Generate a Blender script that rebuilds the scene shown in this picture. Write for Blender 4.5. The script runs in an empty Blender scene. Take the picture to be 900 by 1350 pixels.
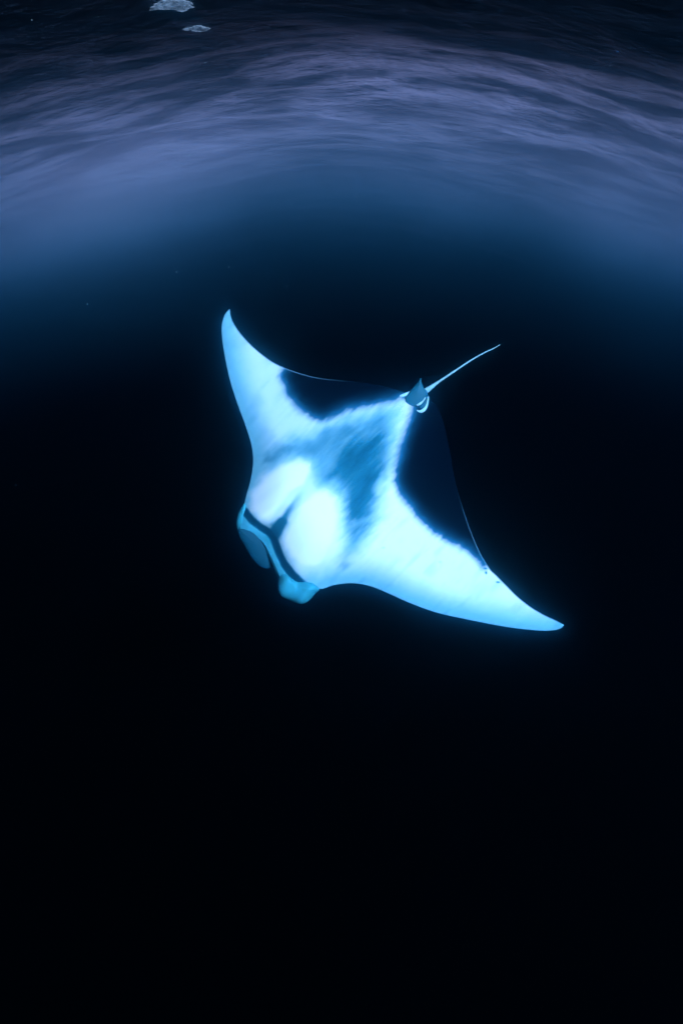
import bpy, math, random
import numpy as np
from mathutils import Vector, noise as mnoise

# ------------------------------------------------------------------ camera, world, light
sc = bpy.context.scene
col = sc.collection
FPX = 804.0                         # focal length in photograph pixels (900 x 1350)
PITCH = math.radians(20.0)          # camera looks 20 degrees below the horizontal, 2 m under the surface
cd = bpy.data.cameras.new('camera')
cd.sensor_fit = 'VERTICAL'
cd.sensor_height = 24.0
cd.lens = FPX / 1350.0 * 24.0
cd.clip_start = 0.05
cd.clip_end = 500.0
cam = bpy.data.objects.new('camera', cd)
col.objects.link(cam)
cam.location = (0, 0, 0)
cam.rotation_euler = (math.radians(90) - PITCH, 0, 0)
sc.camera = cam

TO_SUN = Vector((0.46, -0.69, 0.56)).normalized()
w = bpy.data.worlds.new('World')
sc.world = w
w.use_nodes = True
wn = w.node_tree
bg = wn.nodes['Background']
sky = wn.nodes.new('ShaderNodeTexSky')
sky.sky_type = 'NISHITA'
sky.sun_disc = False
sky.sun_elevation = math.asin(TO_SUN.z)
sky.sun_rotation = math.atan2(TO_SUN.x, TO_SUN.y)
wn.links.new(sky.outputs[0], bg.inputs[0])
bg.inputs[1].default_value = 0.0001      # night

sd = bpy.data.lights.new('sun', 'SUN')
sd.energy = 5.0
sd.angle = math.radians(6.0)
sd.color = (0.72, 0.82, 1.0)
sun = bpy.data.objects.new('sun', sd)
col.objects.link(sun)
sun.rotation_euler = (-TO_SUN).to_track_quat('-Z', 'Y').to_euler()
sun.location = TO_SUN * 20

vs = sc.view_settings
vs.view_transform = 'Standard'
vs.look = 'None'
vs.exposure = 1.9
vs.gamma = 1.0
vs.use_curve_mapping = False

cy = sc.cycles
cy.use_denoising = True
cy.max_bounces = 6
cy.diffuse_bounces = 2
cy.glossy_bounces = 2
cy.transparent_max_bounces = 12
cy.volume_bounces = 1
cy.use_adaptive_sampling = True
cy.adaptive_threshold = 0.025
cy.sample_clamp_indirect = 4.0
cy.volume_step_rate = 1.0
cy.volume_max_steps = 256

# ------------------------------------------------------------------ helpers
cP, sP = math.cos(PITCH), math.sin(PITCH)
def cam_to_world(xc, yc, zc):
    """camera axes (right, up, forward) -> world, arrays allowed"""
    return np.stack([xc, zc * cP + yc * sP, -zc * sP + yc * cP], -1)
def unproject(px, py, depth):
    px = np.asarray(px, float); py = np.asarray(py, float); depth = np.asarray(depth, float)
    return cam_to_world((px - 450.0) / FPX * depth, -(py - 675.0) / FPX * depth, depth)
def ss(e0, e1, x):
    t = np.clip((x - e0) / (e1 - e0), 0, 1)
    return t * t * (3 - 2 * t)
def resample(pts, n):
    """smooth (Catmull-Rom) curve through pts, n samples equally spaced"""
    P = np.array(pts, float)
    Q = np.vstack([2 * P[0] - P[1], P, 2 * P[-1] - P[-2]])
    out = []
    for i in range(len(P) - 1):
        p0, p1, p2, p3 = Q[i], Q[i + 1], Q[i + 2], Q[i + 3]
        for t in np.linspace(0, 1, 24, endpoint=False):
            out.append(0.5 * (2 * p1 + (p2 - p0) * t + (2 * p0 - 5 * p1 + 4 * p2 - p3) * t * t + (-p0 + 3 * p1 - 3 * p2 + p3) * t ** 3))
    out.append(P[-1])
    out = np.array(out)
    d = np.r_[0, np.cumsum(np.linalg.norm(np.diff(out[:, :2], axis=0), axis=1))]
    u = np.linspace(0, d[-1], n)
    return np.stack([np.interp(u, d, out[:, k]) for k in range(out.shape[1])], -1)
def mesh_obj(name, verts, faces, material, parent=None, smooth=True, uv=None, attrs=None):
    me = bpy.data.meshes.new(name)
    me.from_pydata([tuple(v) for v in verts], [], [tuple(int(i) for i in f) for f in faces])
    me.update()
    if smooth:
        me.polygons.foreach_set('use_smooth', [True] * len(me.polygons))
    if uv is not None:
        a = me.attributes.new('chart', 'FLOAT_VECTOR', 'POINT')
        a.data.foreach_set('vector', np.column_stack([uv, np.zeros(len(uv))]).astype(np.float32).ravel())
    for k, v in (attrs or {}).items():
        a = me.attributes.new(k, 'FLOAT', 'POINT')
        a.data.foreach_set('value', np.asarray(v, np.float32))
    me.materials.append(material)
    o = bpy.data.objects.new(name, me)
    col.objects.link(o)
    if parent is not None:
        o.parent = parent
        o.matrix_parent_inverse = parent.matrix_world.inverted()
    return o
def tag(o, label=None, cat=None, kind=None, group=None):
    for k, v in (('label', label), ('category', cat), ('kind', kind), ('group', group)):
        if v: o[k] = v
    return o
def new_mat(name):
    m = bpy.data.materials.new(name)
    m.use_nodes = True
    nt = m.node_tree
    nt.nodes.clear()
    return m, nt, nt.nodes.new('ShaderNodeOutputMaterial')
class NT:
    """tiny node-tree writer"""
    def __init__(s, nt): s.nt = nt
    def node(s, t, **kw):
        n = s.nt.nodes.new(t)
        for k, v in kw.items(): setattr(n, k, v)
        return n
    def put(s, sock, v):
        if hasattr(v, 'default_value') or hasattr(v, 'is_linked'): s.nt.links.new(v, sock)
        else: sock.default_value = v
    def math(s, op, a, b=0.0, c=0.0, clamp=False):
        n = s.node('ShaderNodeMath', operation=op, use_clamp=clamp)
        for i, v in enumerate((a, b, c)): s.put(n.inputs[i], v)
        return n.outputs[0]
    def mixc(s, f, a, b, blend='MIX'):
        n = s.node('ShaderNodeMix', data_type='RGBA', blend_type=blend)
        s.put(n.inputs[0], f); s.put(n.inputs[6], a); s.put(n.inputs[7], b)
        return n.outputs[2]
    def range(s, v, a, b, c=0.0, d=1.0, mode='SMOOTHSTEP'):
        n = s.node('ShaderNodeMapRange', interpolation_type=mode)
        for i, x in enumerate((v, a, b, c, d)): s.put(n.inputs[i], x)
        return n.outputs[0]
    def noise(s, vec, scale, detail=3.0, rough=0.5):
        n = s.node('ShaderNodeTexNoise')
        s.put(n.inputs['Vector'], vec)
        n.inputs['Scale'].default_value = scale; n.inputs['Detail'].default_value = detail; n.inputs['Roughness'].default_value = rough
        return n.outputs[0]
    def mapping(s, vec, scale=(1, 1, 1), rot=(0, 0, 0), loc=(0, 0, 0)):
        n = s.node('ShaderNodeMapping')
        s.put(n.inputs[0], vec)
        n.inputs['Scale'].default_value = scale; n.inputs['Rotation'].default_value = rot; n.inputs['Location'].default_value = loc
        return n.outputs[0]
    def attr(s, name, out='Fac'):
        n = s.node('ShaderNodeAttribute', attribute_name=name)
        return n.outputs[out]
    def link(s, a, b): s.nt.links.new(a, b)

# ------------------------------------------------------------------ the water surface: a swell whose crest runs away overhead
H0, SLOPE, ROUND = 2.0, 0.31, 2.2
def swell(x, y):
    return H0 - SLOPE * (np.sqrt(x * x + ROUND * ROUND) - ROUND)
rng = np.random.default_rng(4)
WAVES = []
for k in range(46):
    lam = 0.22 * (1.085 ** k)
    ang = rng.normal(math.pi / 2 + 0.12, 0.42)
    WAVES.append((2 * math.pi / lam * math.cos(ang), 2 * math.pi / lam * math.sin(ang), rng.uniform(0, 6.28), 0.0055 * lam ** 0.9))
def surface_z(x, y):
    z = swell(x, y)
    for kx, ky, ph, am in WAVES:
        q = np.sin(kx * x + ky * y + ph)
        z = z + am * (1 - np.abs(q) * 1.6 if am < 0.006 else q)
    return z

def water_material():
    m, nt, out = new_mat('water_underside')
    N = NT(nt)
    geo = N.node('ShaderNodeNewGeometry')
    n1 = N.noise(N.mapping(geo.outputs['Position'], (0.85, 2.2, 1.0)), 1.6, 5, 0.6)
    n2 = N.noise(N.mapping(geo.outputs['Position'], (1.0, 2.6, 1.0), loc=(3, 7, 0)), 6.0, 4, 0.6)
    hgt = N.math('ADD', N.math('MULTIPLY', n1, 0.15), N.math('MULTIPLY', n2, 0.02))
    bump = N.node('ShaderNodeBump'); bump.inputs['Strength'].default_value = 1.0; bump.inputs['Distance'].default_value = 1.0
    N.link(hgt, bump.inputs['Height'])
    tr = N.node('ShaderNodeBsdfTransparent')
    gl = N.node('ShaderNodeBsdfGlossy'); gl.inputs['Roughness'].default_value = 0.12
    gl.inputs['Color'].default_value = (0.85, 0.9, 1.0, 1)
    N.link(bump.outputs[0], gl.inputs['Normal'])
    tl = N.node('ShaderNodeBsdfTranslucent')
    tl.inputs['Color'].default_value = (0.74, 0.49, 0.74, 1)
    N.link(bump.outputs[0], tl.inputs['Normal'])
    m1 = N.node('ShaderNodeMixShader'); m1.inputs[0].default_value = 0.09
    N.link(tr.outputs[0], m1.inputs[1]); N.link(gl.outputs[0], m1.inputs[2])
    # aerated streaks of water under the surface scatter a little of the light
    st = N.noise(N.mapping(geo.outputs['Position'], (0.50, 1.5, 1.0), loc=(1, 2, 0)), 1.4, 5, 0.65)
    m2 = N.node('ShaderNodeMixShader')
    sx = N.node('ShaderNodeSeparateXYZ'); N.link(geo.outputs['Position'], sx.inputs[0])
    ln = N.node('ShaderNodeVectorMath', operation='LENGTH'); N.link(geo.outputs['Position'], ln.inputs[0])
    N.link(N.math('MULTIPLY', N.math('MULTIPLY', N.range(st, 0.36, 0.66, 0.02, 0.19), N.range(sx.outputs[0], 0.5, 5.0, 1.0, 0.5)), N.math('MULTIPLY', N.range(ln.outputs['Value'], 5.7, 8.2, 0.015, 1.0), N.range(ln.outputs['Value'], 8.0, 13.5, 1.0, 0.08))), m2.inputs[0])  # weaker light near the camera and to the right, put into streak strength
    N.link(m1.outputs[0], m2.inputs[1]); N.link(tl.outputs[0], m2.inputs[2])
    N.link(m2.outputs[0], out.inputs['Surface'])
    return m

def build_water():
    # finer towards the camera, along the view
    ys = np.concatenate([np.linspace(-16, 2, 40, endpoint=False), 2 + 62 * (np.linspace(0, 1, 430) ** 1.7)])
    us = np.linspace(-1, 1, 300)
    V, F = [], []
    for y in ys:
        half = 9 + max(y, 0) * 0.85
        x = us * half
        z = surface_z(x, np.full_like(x, y))
        V.append(np.column_stack([x, np.full_like(x, y), z]))
    V = np.vstack(V)
    nx, ny = len(us), len(ys)
    for j in range(ny - 1):
        for i in range(nx - 1):
            a = j * nx + i
            F.append((a, a + nx, a + nx + 1, a + 1))
    o = mesh_obj('water', V, F, water_material())
    tag(o, 'rippled underside of the night sea surface arching overhead', 'water', 'structure')
build_water()

# ------------------------------------------------------------------ bubble cloud under the surface
def bubble_cloud():
    m, nt, out = new_mat('bubble_cloud')
    N = NT(nt)
    geo = N.node('ShaderNodeNewGeometry')
    sep = N.node('ShaderNodeSeparateXYZ'); N.link(geo.outputs['Position'], sep.inputs[0])
    x, y, z = sep.outputs
    rt = N.math('SQRT', N.math('MULTIPLY_ADD', x, x, ROUND * ROUND))
    top = N.math('MULTIPLY_ADD', rt, -SLOPE, H0 + SLOPE * ROUND)
    depth = N.math('SUBTRACT', top, z)
    dp = N.math('MAXIMUM', depth, 0.0)
    fall = N.math('ADD', N.math('MULTIPLY', N.math('EXPONENT', N.math('MULTIPLY', dp, -1.0 / 0.40)), 0.88),
                  N.math('MULTIPLY', N.math('EXPONENT', N.math('MULTIPLY', dp, -1.0 / 1.15)), 0.075))
    fall = N.math('MULTIPLY', fall, N.range(depth, 1.8, 3.2, 1.0, 0.0))
    fall = N.math('MULTIPLY', fall, N.range(depth, 0.0, 0.12))
    r = N.math('SQRT', N.math('ADD', N.math('MULTIPLY', x, x), N.math('MULTIPLY', y, y)))
    far = N.math('MULTIPLY', N.range(r, 5.5, 9.0), N.range(r, 7.0, 16.5, 1.0, 0.0))  # distance limits shape the density to imitate the lit band
    n = N.noise(geo.outputs['Position'], 0.22, 3, 0.5)
    n = N.range(n, 0.30, 0.72, 0.25, 1.7, 'LINEAR')
    def blob(bx, by, rad, amt):
        dx = N.math('SUBTRACT', x, bx); dy = N.math('SUBTRACT', y, by)
        q = N.math('ADD', N.math('MULTIPLY', dx, dx), N.math('MULTIPLY', dy, dy))
        return N.math('MULTIPLY', N.math('EXPONENT', N.math('MULTIPLY', q, -1.0 / (rad * rad))), amt)
    n = N.math('ADD', n, N.math('ADD', blob(-2.7, 8.6, 1.3, 1.6), blob(4.6, 9.0, 1.5, 0.1)))  # brighter patches of light imitated by denser bubbles
    dens = N.math('MULTIPLY', N.math('MULTIPLY', fall, far), N.math('MULTIPLY', n, 0.24))
    pv = N.node('ShaderNodeVolumePrincipled')
    pv.inputs['Color'].default_value = (1.0, 0.50, 0.76, 1)
    pv.inputs['Absorption Color'].default_value = (1, 1, 1, 1)
    pv.inputs['Anisotropy'].default_value = 0.0
    N.link(dens, pv.inputs['Density'])
    N.link(pv.outputs[0], out.inputs['Volume'])
    m.cycles.volume_step_rate = 0.22
    # closed shell that follows the swell
    xs = np.linspace(-19, 19, 77); ys = np.linspace(2, 20, 37)
    nx, ny = len(xs), len(ys)
    X, Y = np.meshgrid(xs, ys)
    T = swell(X, Y) - 0.03
    B = T - 3.3
    V = np.vstack([np.column_stack([X.ravel(), Y.ravel(), T.ravel()]), np.column_stack([X.ravel(), Y.ravel(), B.ravel()])])
    F = []; n2 = nx * ny
    for j in range(ny - 1):
        for i in range(nx - 1):
            a = j * nx + i
            F.append((a, a + 1, a + nx + 1, a + nx))
            F.append((a + n2, a + nx + n2, a + nx + 1 + n2, a + 1 + n2))
    for i in range(nx - 1):
        a = i; b = (ny - 1) * nx + i
        F.append((a, a + n2, a + 1 + n2, a + 1)); F.append((b, b + 1, b + 1 + n2, b + n2))
    for j in range(ny - 1):
        a = j * nx; b = j * nx + nx - 1
        F.append((a, a + nx, a + nx + n2, a + n2)); F.append((b, b + n2, b + nx + n2, b + nx))
    o = mesh_obj('bubble_cloud', V, F, m, smooth=False)
    tag(o, 'lavender cloud of fine bubbles drifting under the water surface', 'bubbles', 'stuff')
bubble_cloud()

# ------------------------------------------------------------------ manta ray
# outline in photograph pixels; distances come from the animal's own shape and size (about 3.4 m from tip to tip)
MOUTH = np.array([345.0, 735.0]); AX = np.array([0.7071, -0.7071]); SP = np.array([0.7071, 0.7071])
def chart(px, py):
    dx = px - MOUTH[0]; dy = py - MOUTH[1]
    return dx * AX[0] + dy * AX[1], dx * SP[0] + dy * SP[1]      # along the body, across the span
def base_depth(px, py):
    a, s = chart(np.asarray(px, float), np.asarray(py, float))
    d = 4.35 + 0.0013 * (a - 120)
    right = -0.0010 * s + 0.0000042 * s * s
    left = 0.0010 * (-s) + 0.0000095 * s * s
    return d + np.where(s > 0, right, left)

LEAD_L = [(303, 407), (296.5, 415), (292.5, 430), (293.5, 450), (297, 472), (303.5, 502), (313, 532), (325, 565), (332, 590), (333.5, 610), (330.5, 632), (325, 652), (321.5, 667)]
LIP = [(321.5, 667), (316, 684), (317.5, 700), (329, 703.5), (341, 710), (350, 721), (357, 735), (364, 750), (371, 765), (383, 776), (398, 778), (412, 775)]
LEAD_R = [(412, 775), (424, 776.5), (440, 771.5), (464, 769), (488, 773), (512, 782.5), (540, 795), (575, 807.5), (620, 817.5), (668, 826.5), (708, 831), (727, 831), (738, 828.5), (743, 824)]
TRAIL_L = [(303, 407), (304.5, 418), (309, 428), (318, 441), (333, 457), (352, 472.5), (368, 482), (395, 492), (422, 498.5), (455, 502), (490, 506), (522, 514), (541, 520)]
TRAIL_M = [(541, 520), (548, 524), (556, 528), (562, 526)]
TRAIL_R = [(562, 526), (575, 535), (585, 560), (592, 592), (599, 632), (608, 664), (619, 697), (631, 726), (640, 742), (646.5, 752), (651, 756), (656, 761), (664, 769), (682, 787), (700, 801), (718, 811.5), (733, 818.5), (743, 824)]
NL, NM, NR = 150, 90, 190
lead = np.vstack([resample(LEAD_L, NL), resample(LIP, NM)[1:], resample(LEAD_R, NR)[1:]])
trail = np.vstack([resample(TRAIL_L, NL), resample(TRAIL_M, NM)[1:], resample(TRAIL_R, NR)[1:]])
NC = 170
cc = np.linspace(0, 1, NC)
cc = 0.5 * (0.5 - 0.5 * np.cos(math.pi * cc)) + 0.5 * cc
GX = lead[:, None, 0] * (1 - cc) + trail[:, None, 0] * cc
GY = lead[:, None, 1] * (1 - cc) + trail[:, None, 1] * cc
CC = np.broadcast_to(cc, GX.shape)
A, S = chart(GX, GY)
chord_m = np.linalg.norm(trail - lead, axis=1)[:, None] * 4.4 / FPX

def seg_dist(px, py, poly, closed=False):
    P = np.array(poly, float)
    if closed: P = np.vstack([P, P[:1]])
    best = np.full(px.shape, 1e9)
    for (x0, y0), (x1, y1) in zip(P[:-1], P[1:]):
        dx, dy = x1 - x0, y1 - y0
        t = np.clip(((px - x0) * dx + (py - y0) * dy) / (dx * dx + dy * dy + 1e-9), 0, 1)
        best = np.minimum(best, np.hypot(px - x0 - t * dx, py - y0 - t * dy))
    return best
def inside(px, py, poly):
    P = np.array(poly, float); res = np.zeros(px.shape, bool)
    for (x0, y0), (x1, y1) in zip(P, np.roll(P, -1, axis=0)):
        if y0 == y1: continue
        c = ((y0 > py) != (y1 > py)) & (px < (x1 - x0) * (py - y0) / (y1 - y0) + x0)
        res ^= c
    return res
def sdf(px, py, poly):                   # positive inside
    d = seg_dist(px, py, poly, True)
    return np.where(inside(px, py, poly), d, -d)
def grain(px, py, scale, seed, along=1.0, across=1.0):
    """value noise stretched along the body axis"""
    r = np.random.default_rng(seed); tab = r.random((64, 64))
    a, s = chart(px, py)
    u = a / (scale * along) + 100; v = s / (scale * across) + 100
    i = np.floor(u).astype(int); j = np.floor(v).astype(int)
    fu = u - i; fv = v - j; fu = fu * fu * (3 - 2 * fu); fv = fv * fv * (3 - 2 * fv)
    g = lambda p, q: tab[p % 64, q % 64]
    return (g(i, j) * (1 - fu) + g(i + 1, j) * fu) * (1 - fv) + (g(i, j + 1) * (1 - fu) + g(i + 1, j + 1) * fu) * fv - 0.5

def belly_relief():
    """height of the ventral skin above the mid plane, metres"""
    body = np.exp(-((S - 8) / 120.0) ** 2)
    prof = np.where(CC < 0.28, np.sin(np.clip(CC / 0.28, 0, 1) * math.pi / 2), np.cos((CC - 0.28) / 0.72 * math.pi / 2) ** 0.9)
    wing = 0.055 * np.clip(chord_m, 0, 1.0) * prof
    trunk = 0.12 * body * prof
    h = wing + trunk
    # gill fields stand a little proud, with a groove between them
    for cx, cyy, ra, rs in ((372, 645, 62, 40), (408, 700, 66, 40)):
        a0, s0 = chart(cx, cyy)
        h = h + 0.022 * np.exp(-((A - a0) / ra) ** 2 - ((S - s0) / rs) ** 2)
    collar = seg_dist(GX, GY, COLLAR)
    h = h - 0.014 * np.exp(-(collar / 6.5) ** 2)
    return h
COLLAR = [(323, 675), (331, 685), (343, 695), (355, 702), (361, 711), (366, 726), (374, 743), (385, 758), (399, 771)]

def pigment():
    wob = 6 * grain(GX, GY, 11, 1, 1.6, 0.6) + 5 * grain(GX, GY, 5, 2, 2.0, 0.7) + 3.0 * grain(GX, GY, 2.4, 12, 2.4, 0.8)
    # black hind part of the disc
    rear = [(372, 470), (371, 484), (366, 496), (371, 510), (380, 528), (394, 544), (410, 553), (425, 557), (440, 552), (458, 544), (484, 539), (508, 533), (530, 527), (541, 526),
            (540, 541), (534, 560), (526, 585), (520, 612), (516, 634), (524, 652), (540, 674), (560, 697), (585, 713), (606, 724), (626, 738), (637, 750), (650, 740), (640, 600), (640, 480), (500, 440)]
    d = sdf(GX, GY, rear) + wob * 0.45
    black = ss(-7, 13, d) * 0.6 + 0.4 * ss(-8, 28, d)
    # grey saddle between the gill fields and the tail
    saddle = [(428, 566), (455, 556), (492, 545), (524, 540), (520, 572), (512, 606), (505, 628), (497, 652), (494, 678), (482, 702), (468, 722), (459, 722), (461, 700), (456, 672), (448, 650), (436, 640), (424, 640),
              (415, 622), (408, 604), (392, 600), (374, 604), (360, 612), (358, 602), (372, 588), (395, 582), (412, 578)]
    d2 = sdf(GX, GY, saddle) + wob * 0.9
    core = [(470, 575), (498, 566), (500, 600), (494, 632), (486, 664), (476, 694), (466, 706), (466, 676), (458, 648), (446, 628), (450, 600)]
    d3 = sdf(GX, GY, core) + wob * 1.0
    streak = np.clip(0.5 + 1.0 * grain(GX, GY, 16, 5, 2.2, 0.9) + 0.5 * grain(GX, GY, 6, 6, 4.0, 0.8) + 0.4 * grain(GX, GY, 2.5, 7, 5.0, 0.8), 0, 1)
    grey = ss(-20, 14, d2) * (0.33 + 0.13 * streak) + ss(-23, 13, d3) * (0.13 + 0.11 * streak)
    arm = seg_dist(GX, GY, [(354, 606), (370, 594), (392, 588)]) + wob * 1.2
    grey = np.maximum(grey, (1 - ss(-2, 15, arm)) * 0.42)
    arm = seg_dist(GX, GY, [(470, 690), (464, 722), (452, 744)]) + wob * 1.3
    grey = np.maximum(grey, (1 - ss(-4, 17, arm)) * 0.36)
    tailward = ss(500, 530, GX - (GY - 545) * 0.2)
    grey = grey * (1 - 0.55 * tailward)
    # faint streaks elsewhere on the white skin
    faint = ss(0.12, 0.5, grain(GX, GY, 8, 8, 3.0, 0.9)) * 0.14 + ss(0.22, 0.5, grain(GX, GY, 4, 9, 4, 0.8)) * 0.06
    # dark collar behind the lower lip, joined by a stem between the gill fields
    dc = seg_dist(GX, GY, COLLAR) + 1.2 * grain(GX, GY, 10, 3)
    wd = 5.2
    collar = 1 - ss(wd - 2.0, wd + 1.8, dc)
    ds = seg_dist(GX, GY, [(360, 706), (364, 696), (370, 689)]) + 0.6 * wob
    stem = (1 - ss(4, 15, ds)) * 0.72
    ds2 = seg_dist(GX, GY, [(370, 689), (385, 670), (398, 654), (410, 642)]) + 0.4 * wob
    stem = np.maximum(stem, (1 - ss(2, 10, ds2)) * 0.55 * ss(415, 372, GX))
    # gill fields: chalk white
    g1 = [(331, 652), (345, 628), (368, 611), (396, 604), (410, 610), (412, 624), (404, 640), (384, 654), (368, 672), (356, 692), (343, 689), (330, 674)]
    g2 = [(372, 705), (382, 686), (394, 664), (412, 644), (430, 642), (446, 655), (450, 680), (444, 712), (434, 738), (418, 752), (398, 750), (382, 736), (373, 720)]
    white = np.maximum(ss(-7, 9, sdf(GX, GY, g1) + 0.5 * wob), ss(-8, 10, sdf(GX, GY, g2) + 0.5 * wob))
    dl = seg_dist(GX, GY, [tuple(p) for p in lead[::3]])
    pale = (0.55 + 0.33 * ss(-90, 60, S)) * ss(3, 42, dl + 0.3 * wob) * (1 - 0.8 * ss(-22, 10, d2))  # whiter right wing, dimmer leading edges: light falloff painted into the skin
    # lip and lobes ahead of the collar
    lip = ss(2, 5, seg_dist(GX, GY, COLLAR)) * (CC < 0.25) * ss(30, 18, seg_dist(GX, GY, COLLAR + [(404, 776)])) * (sdf(GX, GY, [(300, 640), (323, 675), (343, 695), (355, 702), (361, 711), (366, 726), (374, 743), (385, 758), (399, 771), (412, 778), (412, 800), (300, 800)]) > 0)
    # rim light painted as a thin line on the trailing margin, fading towards the tail
    dt = seg_dist(GX, GY, [tuple(p) for p in trail[::4]])
    rim_light = (1 - ss(0.4, 1.7, dt)) * np.maximum(ss(470, 372, GX) * (GX < 480), ss(640, 742, GY) * (GX > 560))
    # small scars by the right trailing margin
    scar = np.zeros(GX.shape)
    for x, y, rx, ry in ((639.5, 749.5, 3.0, 1.3), (640.3, 755, 1.5, 2.2), (656, 767.5, 3.0, 1.2), (400, 719, 2.0, 1.4), (505, 722, 2.2, 1.0), (580, 741, 2.4, 1.2)):
        k = 1.0 if x > 630 else 0.35
        scar = np.maximum(scar, k * np.exp(-((GX - x) / rx) ** 2 - ((GY - y) / ry) ** 2))
    dark = np.clip(np.maximum.reduce([grey, collar * 0.93, stem, faint * (1 - white), scar * 0.75]), 0, 1)
    dark = np.where(white > 0.02, np.maximum(dark * (1 - 0.85 * white * (1 - collar)), collar * 0.93), dark)
    white = np.maximum(white, pale)  # own white of the gill fields plus the painted light falloff
    return black, dark, white, lip * (1 - collar), rim_light

def skin_material():
    m, nt, out = new_mat('manta_skin')
    N = NT(nt)
    black, dark, white, lip, rim_light, back = (N.attr(k) for k in ('black', 'dark', 'white', 'lip', 'rim_light', 'back'))
    ch = N.attr('chart', 'Vector')
    fine = N.noise(ch, 0.45, 4, 0.65)
    stre = N.noise(N.mapping(ch, (0.10, 0.55, 1.0)), 0.55, 4, 0.6)
    jit = N.math('MULTIPLY_ADD', N.math('SUBTRACT', stre, 0.5), 0.34, N.math('MULTIPLY', N.math('SUBTRACT', fine, 0.5), 0.16))
    w01 = N.math('MULTIPLY', dark, N.math('SUBTRACT', 1.0, dark))
    dk = N.math('ADD', dark, N.math('MULTIPLY', jit, N.math('MULTIPLY_ADD', w01, 1.7, 0.2)), clamp=True)
    ramp = N.node('ShaderNodeValToRGB')
    cr = ramp.color_ramp
    cr.elements[0].position = 0.0; cr.elements[0].color = (0.19, 0.42, 0.54, 1)
    cr.elements[1].position = 1.0; cr.elements[1].color = (0.001, 0.022, 0.042, 1)
    for p, c in ((0.25, (0.11, 0.31, 0.42, 1)), (0.55, (0.012, 0.125, 0.195, 1)), (0.8, (0.002, 0.055, 0.10, 1))):
        e = cr.elements.new(p); e.color = c
    N.link(dk, ramp.inputs[0])
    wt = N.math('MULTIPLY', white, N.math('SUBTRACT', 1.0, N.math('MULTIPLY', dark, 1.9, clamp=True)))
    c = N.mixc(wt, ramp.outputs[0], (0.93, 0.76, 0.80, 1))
    c = N.mixc(N.math('MULTIPLY', lip, 0.85), c, (0.03, 0.27, 0.37, 1))
    bk = N.math('ADD', black, N.math('MULTIPLY', N.math('MULTIPLY', black, N.math('SUBTRACT', 1.0, black)), N.math('MULTIPLY', jit, 3.0)), clamp=True)
    rb = N.node('ShaderNodeValToRGB')
    rb.color_ramp.elements[0].position = 0.0; rb.color_ramp.elements[0].color = (0, 0, 0, 1)
    rb.color_ramp.elements[1].position = 1.0; rb.color_ramp.elements[1].color = (1, 1, 1, 1)
    N.link(bk, rb.inputs[0])
    edge = N.mixc(N.range(bk, 0.0, 0.5, 0.0, 1.0, 'LINEAR'), c, (0.010, 0.10, 0.20, 1))  # soft blue glow beside the white skin, painted into the border colour
    c2 = N.mixc(N.range(bk, 0.35, 1.0, 0.0, 1.0), edge, (0.0004, 0.0022, 0.006, 1))
    c3 = N.mixc(N.math('MULTIPLY', rim_light, 0.75), c2, (0.10, 0.22, 0.32, 1))
    c4 = N.mixc(back, c3, (0.008, 0.012, 0.016, 1))
    p = N.node('ShaderNodeBsdfPrincipled')
    N.link(c4, p.inputs['Base Color'])
    p.inputs['Roughness'].default_value = 0.62
    p.inputs['Specular IOR Level'].default_value = 0.0
    bump = N.node('ShaderNodeBump'); bump.inputs['Strength'].default_value = 0.35; bump.inputs['Distance'].default_value = 0.004
    N.link(N.math('ADD', fine, stre), bump.inputs['Height'])
    N.link(bump.outputs[0], p.inputs['Normal'])
    N.link(p.outputs[0], out.inputs['Surface'])
    return m
SKIN = skin_material()
def plain_skin(name, color, rough=0.6, var=0.35):
    m, nt, out = new_mat(name)
    N = NT(nt)
    tc = N.node('ShaderNodeTexCoord')
    n = N.noise(tc.outputs['Object'], 22.0, 5, 0.6)
    d = tuple(x * (1 - var) for x in color[:3]) + (1,)
    b = tuple(min(1, x * (1 + var)) for x in color[:3]) + (1,)
    p = N.node('ShaderNodeBsdfPrincipled')
    N.link(N.mixc(n, d, b), p.inputs['Base Color'])
    p.inputs['Roughness'].default_value = rough
    p.inputs['Specular IOR Level'].default_value = 0.15
    bump = N.node('ShaderNodeBump'); bump.inputs['Strength'].default_value = 0.3; bump.inputs['Distance'].default_value = 0.004
    N.link(n, bump.inputs['Height']); N.link(bump.outputs[0], p.inputs['Normal'])
    N.link(p.outputs[0], out.inputs['Surface'])
    return m

root = bpy.data.objects.new('manta_ray', None)
col.objects.link(root)
root.location = Vector(unproject(440, 640, 4.5))
bpy.context.view_layer.update()
tag(root, 'manta ray showing its white belly, wings spread, turning in dark water', 'manta ray')

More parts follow.
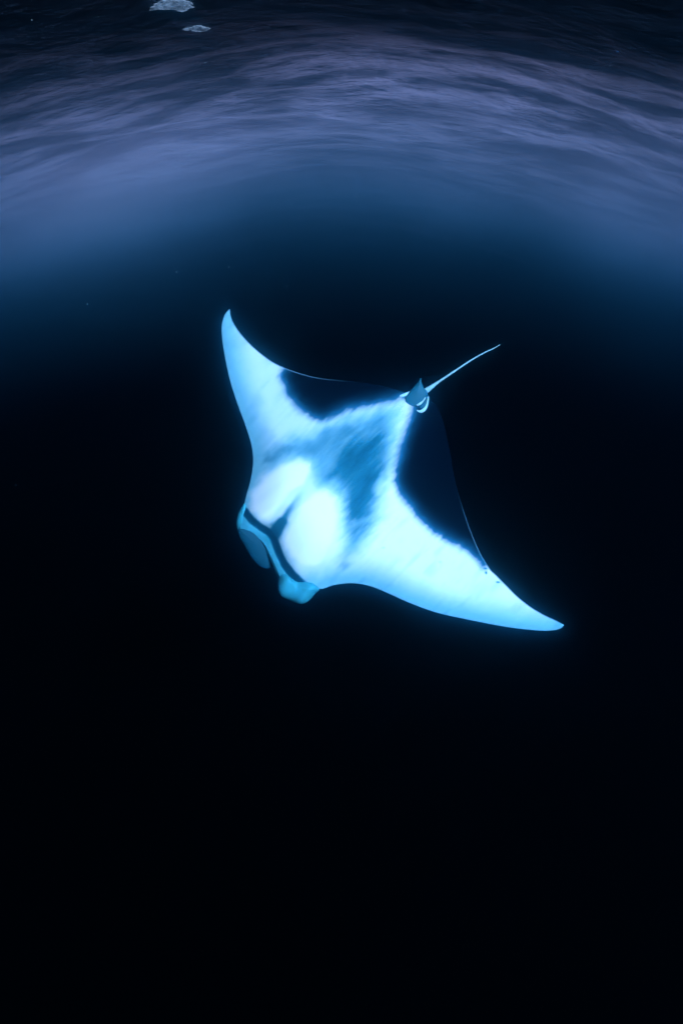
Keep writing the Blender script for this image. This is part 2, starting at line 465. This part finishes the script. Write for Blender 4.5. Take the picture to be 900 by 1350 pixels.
def build_body():
    black, dark, white, lip, rim_light = pigment()
    D0 = base_depth(GX, GY)
    hv = belly_relief()
    thick = 1.15 * hv + 0.012 * np.sin(math.pi * np.clip(CC, 0, 1)) + 0.16 * np.exp(-(S / 70.0) ** 2) * ss(0.0, 0.03, CC) * ss(1.0, 0.8, CC)
    n, m = GX.shape
    vent = unproject(GX, GY, D0 - hv).reshape(-1, 3)
    # dorsal skin: same chart set back behind the belly, a little smaller so that it stays within the outline
    back_pts = unproject(GX, GY, D0).reshape(-1, 3)
    fwd = np.array([0, cP, -sP])
    dors = back_pts + (thick.reshape(-1, 1) + 0.004) * fwd * (np.clip(np.minimum(CC, 1 - CC) * 12, 0, 1).reshape(-1, 1))
    q = 3                                                # the back is not in view: coarser
    ii = sorted(set(list(range(0, n, q)) + [n - 1])); jj = list(range(m))
    V = [vent]; F = []
    idx = np.arange(n * m).reshape(n, m)
    a = idx[:-1, :-1].ravel(); b = idx[1:, :-1].ravel(); c = idx[1:, 1:].ravel(); d = idx[:-1, 1:].ravel()
    F += list(zip(a, d, c, b))
    # dorsal vertices share the rim (leading and trailing margins and the tips)
    didx = np.arange(n * m).reshape(n, m) + n * m
    rim = np.zeros((n, m), bool); rim[:, 0] = rim[:, -1] = True; rim[0] = rim[-1] = True
    didx = np.where(rim, idx, didx)
    a = didx[:-1, :-1].ravel(); b = didx[1:, :-1].ravel(); c = didx[1:, 1:].ravel(); d = didx[:-1, 1:].ravel()
    F += list(zip(a, b, c, d))
    V = np.vstack([vent, dors]) - np.array(root.location)
    two = lambda x: np.concatenate([np.asarray(x, float).ravel(), np.zeros(n * m)])
    uv = np.column_stack([np.tile(A.ravel(), 2), np.tile(S.ravel(), 2)])
    backa = np.concatenate([np.zeros(n * m), np.ones(n * m)])
    # drop degenerate tip faces
    Fa = np.array(F)
    o = mesh_obj('body', V, Fa, SKIN, None, True, uv, dict(black=two(black), dark=two(dark), white=two(white), lip=two(lip), rim_light=two(rim_light), back=backa))
    o.data.validate()
    # remove unused duplicates on the rim
    import bmesh
    bm = bmesh.new(); bm.from_mesh(o.data)
    bmesh.ops.delete(bm, geom=[v for v in bm.verts if not v.link_faces], context='VERTS')
    bmesh.ops.dissolve_degenerate(bm, dist=1e-6, edges=bm.edges)
    bm.to_mesh(o.data); bm.free()
    o.parent = root
    return o
body = build_body()
HV = belly_relief()

def pillow(name, outline, depth0, front, back, mat, rings=14, nseg=96, tilt=(0, 0), curl=None):
    """closed lobe: outline in pixels at a distance, swelling towards and away from the viewer"""
    P = np.array(outline, float)
    P = np.vstack([P, P[:1]])
    P = resample(P, nseg + 1)[:-1]
    ctr = P.mean(0)
    V = []; F = []
    rr = np.sin(np.linspace(0, math.pi / 2, rings + 1))[1:]
    def layer(sgn, amt):
        base = len(V)
        for k, r in enumerate(rr[:-1] if sgn < 0 else rr):
            q = ctr + (P - ctr) * r
            h = amt * np.sqrt(max(0, 1 - r * r))
            dep = depth0 + tilt[0] * (q[:, 0] - ctr[0]) + tilt[1] * (q[:, 1] - ctr[1]) - sgn * h
            if curl is not None: dep = dep + curl(q[:, 0], q[:, 1])
            V.extend(unproject(q[:, 0], q[:, 1], dep))
        dep = depth0 - sgn * amt + (curl(ctr[:1], ctr[1:])[0] if curl is not None else 0)
        V.append(unproject(ctr[0], ctr[1], dep))
        return base, len(V) - 1
    b0, c0 = layer(1, front)
    b1, c1 = layer(-1, back)
    R = len(rr)
    for s in range(nseg):
        t = (s + 1) % nseg
        F.append((c0, b0 + s, b0 + t)); F.append((c1, b1 + t, b1 + s))
        for k in range(R - 1):
            F.append((b0 + k * nseg + s, b0 + (k + 1) * nseg + s, b0 + (k + 1) * nseg + t, b0 + k * nseg + t))
        for k in range(R - 2):
            F.append((b1 + k * nseg + s, b1 + k * nseg + t, b1 + (k + 1) * nseg + t, b1 + (k + 1) * nseg + s))
        F.append((b1 + (R - 2) * nseg + s, b1 + (R - 2) * nseg + t, b0 + (R - 1) * nseg + t, b0 + (R - 1) * nseg + s))
    o = mesh_obj(name, np.array(V) - np.array(root.location), F, mat)
    o.parent = root
    return o
def tube(name, pts, mat, nring=18, n=90):
    """tapering tube; pts rows are px, py, depth, radius in metres"""
    P = resample(pts, n)
    C = unproject(P[:, 0], P[:, 1], P[:, 2])
    T = np.gradient(C, axis=0); T /= np.linalg.norm(T, axis=1)[:, None]
    up = np.array([0.13, 0.9, 0.3])
    V = []; F = []
    for c, t, r in zip(C, T, P[:, 3]):
        u = np.cross(t, up); u /= np.linalg.norm(u); v = np.cross(t, u)
        for k in range(nring):
            a = 2 * math.pi * k / nring
            V.append(c + r * (math.cos(a) * u + math.sin(a) * v))
    for i in range(n - 1):
        for k in range(nring):
            k2 = (k + 1) % nring
            F.append((i * nring + k, i * nring + k2, (i + 1) * nring + k2, (i + 1) * nring + k))
    F.append(tuple(range(nring))[::-1]); F.append(tuple((n - 1) * nring + k for k in range(nring)))
    o = mesh_obj(name, np.array(V) - np.array(root.location), F, mat)
    o.parent = root
    return o

M_LIP = plain_skin('lip_skin', (0.03, 0.25, 0.33, 1))
M_FIN = plain_skin('fin_skin', (0.03, 0.26, 0.34, 1))
M_MOUTH = plain_skin('mouth_skin', (0.002, 0.052, 0.085, 1), var=0.15)
M_GREY = plain_skin('grey_skin', (0.004, 0.085, 0.14, 1))
M_PALE = plain_skin('pale_skin', (0.40, 0.62, 0.74, 1))
M_TAIL = plain_skin('tail_skin', (0.24, 0.42, 0.50, 1), var=0.5)

dm = float(base_depth(340, 720))
pillow('upper_jaw', [(314, 697), (316, 708), (322, 718), (328, 729), (335, 739), (344, 747), (353, 749.5), (360, 747), (368, 747), (370, 732), (362, 716), (345, 704), (328, 698)], dm + 0.03, 0.025, 0.12, M_MOUTH)
dr = float(base_depth(392, 780))
cf = pillow('cephalic_fin', [(368.5, 757), (366, 767), (366, 777), (370.5, 786), (380, 791), (393, 796), (402, 795), (409, 790), (416, 782), (421, 777), (414, 770), (404, 766), (388, 764), (376, 756)], dr + 0.02, 0.075, 0.06, M_FIN,
            curl=lambda x, y: 0.018 * np.cos((x - 388) * 0.16 + (y - 780) * 0.10) )
pillow('cephalic_fin', [(322, 663), (318, 670), (313.5, 679), (311.5, 690), (313, 699), (316, 706), (321, 705), (324, 698), (321, 688), (321, 678), (324.5, 668)], float(base_depth(317, 685)) + 0.01, 0.04, 0.05, M_FIN)
# lower lip: a rounded rim along the mouth
lp = resample(LIP[2:9], 12)
tube('lower_lip', [(x, y, float(base_depth(x, y)) + 0.010, 0.009) for x, y in lp], M_LIP)
dt = float(base_depth(552, 522))
tube('tail', [(545, 526, dt + 0.03, 0.030), (556, 519, dt + 0.03, 0.026), (566, 512, dt + 0.04, 0.018), (577, 504, dt + 0.06, 0.0098), (600, 488.5, dt + 0.10, 0.0070), (622, 474, dt + 0.16, 0.0055), (640, 464, dt + 0.2, 0.0042), (650, 459.5, dt + 0.23, 0.0034), (658.5, 454.5, dt + 0.25, 0.0025)], M_TAIL)
pillow('dorsal_fin', [(534, 524), (541, 515), (548, 507), (552, 502), (554.3, 498), (556, 506), (559, 512), (563, 517), (561, 526), (554, 535), (545, 541), (537, 540), (534, 533)], dt - 0.03, 0.02, 0.012, M_GREY)
pillow('pelvic_fin', [(523.5, 524), (528, 520.5), (534, 518), (541, 515.5), (543, 517.5), (538, 521), (530, 524)], dt - 0.01, 0.012, 0.01, M_PALE)
pf = pillow('pelvic_fin', [(548.5, 541), (552, 536), (557, 529), (563, 521), (565.5, 524), (565, 532), (561, 539), (555, 544.5), (550, 545)], dt - 0.035, 0.012, 0.01, M_GREY)
rims = [tube('fin_rim', [(549, 541.5, dt - 0.05, 0.008), (553, 543.2, dt - 0.055, 0.013), (558, 540.5, dt - 0.055, 0.013), (562, 534.5, dt - 0.05, 0.009), (564.3, 523, dt - 0.045, 0.004)], M_PALE),
        tube('fin_rim', [(549, 534.5, dt - 0.05, 0.006), (553, 532.5, dt - 0.052, 0.009), (557.5, 528.5, dt - 0.05, 0.005), (560.5, 524, dt - 0.045, 0.003)], M_PALE)]
for q in rims: q.parent = pf

# ------------------------------------------------------------------ foam on the surface
def ray_to_surface(px, py):
    d = unproject(px, py, 1.0); lo, hi = 1.0, 60.0
    f = lambda t: d[2] * t - float(surface_z(np.array(d[0] * t), np.array(d[1] * t)))
    for t in np.linspace(1, 60, 600):
        if f(t) > 0: hi = t; break
    lo = hi - 0.15
    for _ in range(30):
        mid = (lo + hi) / 2
        if f(mid) > 0: hi = mid
        else: lo = mid
    return d * lo
m, nt, out = new_mat('foam')
N = NT(nt)
tc = N.node('ShaderNodeTexCoord')
vo = N.noise(tc.outputs['Object'], 18, 5, 0.7)
p = N.node('ShaderNodeBsdfPrincipled')
N.link(N.mixc(vo, (0.35, 0.37, 0.5, 1), (0.85, 0.86, 0.95, 1)), p.inputs['Base Color'])
p.inputs['Roughness'].default_value = 0.9
p.inputs['Subsurface Weight'].default_value = 0.0
tlf = N.node('ShaderNodeBsdfTranslucent'); tlf.inputs['Color'].default_value = (0.6, 0.65, 0.8, 1)
mxf = N.node('ShaderNodeMixShader'); mxf.inputs[0].default_value = 0.6
N.link(p.outputs[0], mxf.inputs[1]); N.link(tlf.outputs[0], mxf.inputs[2])
trf = N.node('ShaderNodeBsdfTransparent')
mxt = N.node('ShaderNodeMixShader')
N.link(N.range(N.noise(tc.outputs['Object'], 30, 6, 0.7), 0.36, 0.60, 0.95, 0.62), mxt.inputs[0])
N.link(mxf.outputs[0], mxt.inputs[1]); N.link(trf.outputs[0], mxt.inputs[2])
N.link(mxt.outputs[0], out.inputs['Surface'])
M_FOAM = m
def foam(px, py, wpx, hpx, ang, seed, label):
    c = ray_to_surface(px, py)
    dist = np.linalg.norm(c)
    a = wpx / FPX * dist / 2
    el = math.atan2(c[2], math.hypot(c[0], c[1]))
    b = hpx / FPX * dist / 2 / max(math.sin(el), 0.1)
    r = random.Random(seed); V = []; F = []
    K, R = 40, 7
    for sgn in (1, -1):
        for k in range(R):
            rad = (k + 1) / R
            for s in range(K):
                t = 2 * math.pi * s / K
                lob = 1 + 0.5 * mnoise.noise((math.cos(t) * 1.6 + seed, math.sin(t) * 1.6, 0.3)) + 0.25 * mnoise.noise((math.cos(t) * 4 + seed, math.sin(t) * 4, 2.1))
                x = a * rad * lob * math.cos(t); y = b * rad * lob * math.sin(t)
                x, y = x * math.cos(ang) - y * math.sin(ang), x * math.sin(ang) + y * math.cos(ang)
                zz = float(surface_z(np.array(c[0] + x), np.array(c[1] + y))) - c[2]
                th = 0.012 * math.sqrt(max(0, 1 - rad * rad)) * (1 + 0.8 * mnoise.noise((x * 14 + seed, y * 14, 0)))
                V.append((x, y, zz - 0.012 + sgn * th * (1 if sgn < 0 else 0.3)))
    for side in range(2):
        o0 = side * K * R
        V.append((0, 0, (-0.024 if side else -0.008))); ci = len(V) - 1
        for s in range(K):
            t = (s + 1) % K
            F.append((ci, o0 + s, o0 + t) if side == 0 else (ci, o0 + t, o0 + s))
            for k in range(R - 1):
                q = (o0 + k * K + s, o0 + (k + 1) * K + s, o0 + (k + 1) * K + t, o0 + k * K + t)
                F.append(q if side == 0 else q[::-1])
    for s in range(K):
        t = (s + 1) % K
        F.append(((R - 1) * K + s, K * R + (R - 1) * K + s, K * R + (R - 1) * K + t, (R - 1) * K + t))
    o = mesh_obj('foam_patch', V, F, M_FOAM)
    o.location = c
    tag(o, label, 'foam', None, 'foam patches on the surface')
foam(226, 2, 48, 6, 0.35, 3, 'larger ragged patch of pale foam afloat on the dark rippled surface')
foam(260, 35, 24, 2.2, 0.3, 11, 'smaller thin sliver of pale foam beside the larger foam patch')

# ------------------------------------------------------------------ drifting specks
def marine_snow():
    r = random.Random(9); V = []; F = []
    m = plain_skin('speck', (0.3, 0.42, 0.5, 1), 0.9)
    spots = [(623, 868, 3.4, .0035), (250, 205, 5, .006), (416, 150, 6, .006), (469, 260, 5, .005), (236, 82, 5.5, .008)]
    for k in range(220):
        x = r.uniform(0, 900); y = abs(r.gauss(0, 330)); d = r.uniform(2.2, 9)
        spots.append((x, y, d, r.uniform(0.0004, 0.0011) * d ** 0.5))
    for px, py, d, s in spots:
        c = unproject(px, py, d); b = len(V)
        if c[2] > float(swell(np.array(c[0]), np.array(c[1]))) - 0.15: continue
        for e in ((1, 0, 0), (-1, 0, 0), (0, 1, 0), (0, -1, 0), (0, 0, 1), (0, 0, -1)):
            V.append(c + np.array(e) * s * r.uniform(0.6, 1.6))
        for f in ((0, 2, 4), (2, 1, 4), (1, 3, 4), (3, 0, 4), (2, 0, 5), (1, 2, 5), (3, 1, 5), (0, 3, 5)):
            F.append(tuple(b + i for i in f))
    o = mesh_obj('marine_snow', V, F, m, smooth=False)
    tag(o, 'tiny pale specks of plankton drifting through the dark water', 'plankton', 'stuff')
marine_snow()

# ------------------------------------------------------------------ the body of water itself
def haze():
    m, nt, out = new_mat('sea_water')
    N = NT(nt)
    pv = N.node('ShaderNodeVolumePrincipled')
    pv.inputs['Density'].default_value = 0.20
    pv.inputs['Color'].default_value = (0.03, 0.19, 0.31, 1)
    pv.inputs['Absorption Color'].default_value = (0.12, 0.46, 0.80, 1)
    pv.inputs['Anisotropy'].default_value = 0.987
    N.link(pv.outputs[0], out.inputs['Volume'])
    x0, x1, y0, y1, z0, z1 = -62, 62, -20, 68, -30, 2.9
    V = [(x, y, z) for z in (z0, z1) for y in (y0, y1) for x in (x0, x1)]
    F = [(0, 2, 3, 1), (4, 5, 7, 6), (0, 1, 5, 4), (2, 6, 7, 3), (0, 4, 6, 2), (1, 3, 7, 5)]
    o = mesh_obj('haze', V, F, m, smooth=False)
    tag(o, 'dark blue sea water that dims and blues things with distance', 'water', 'stuff')
haze()
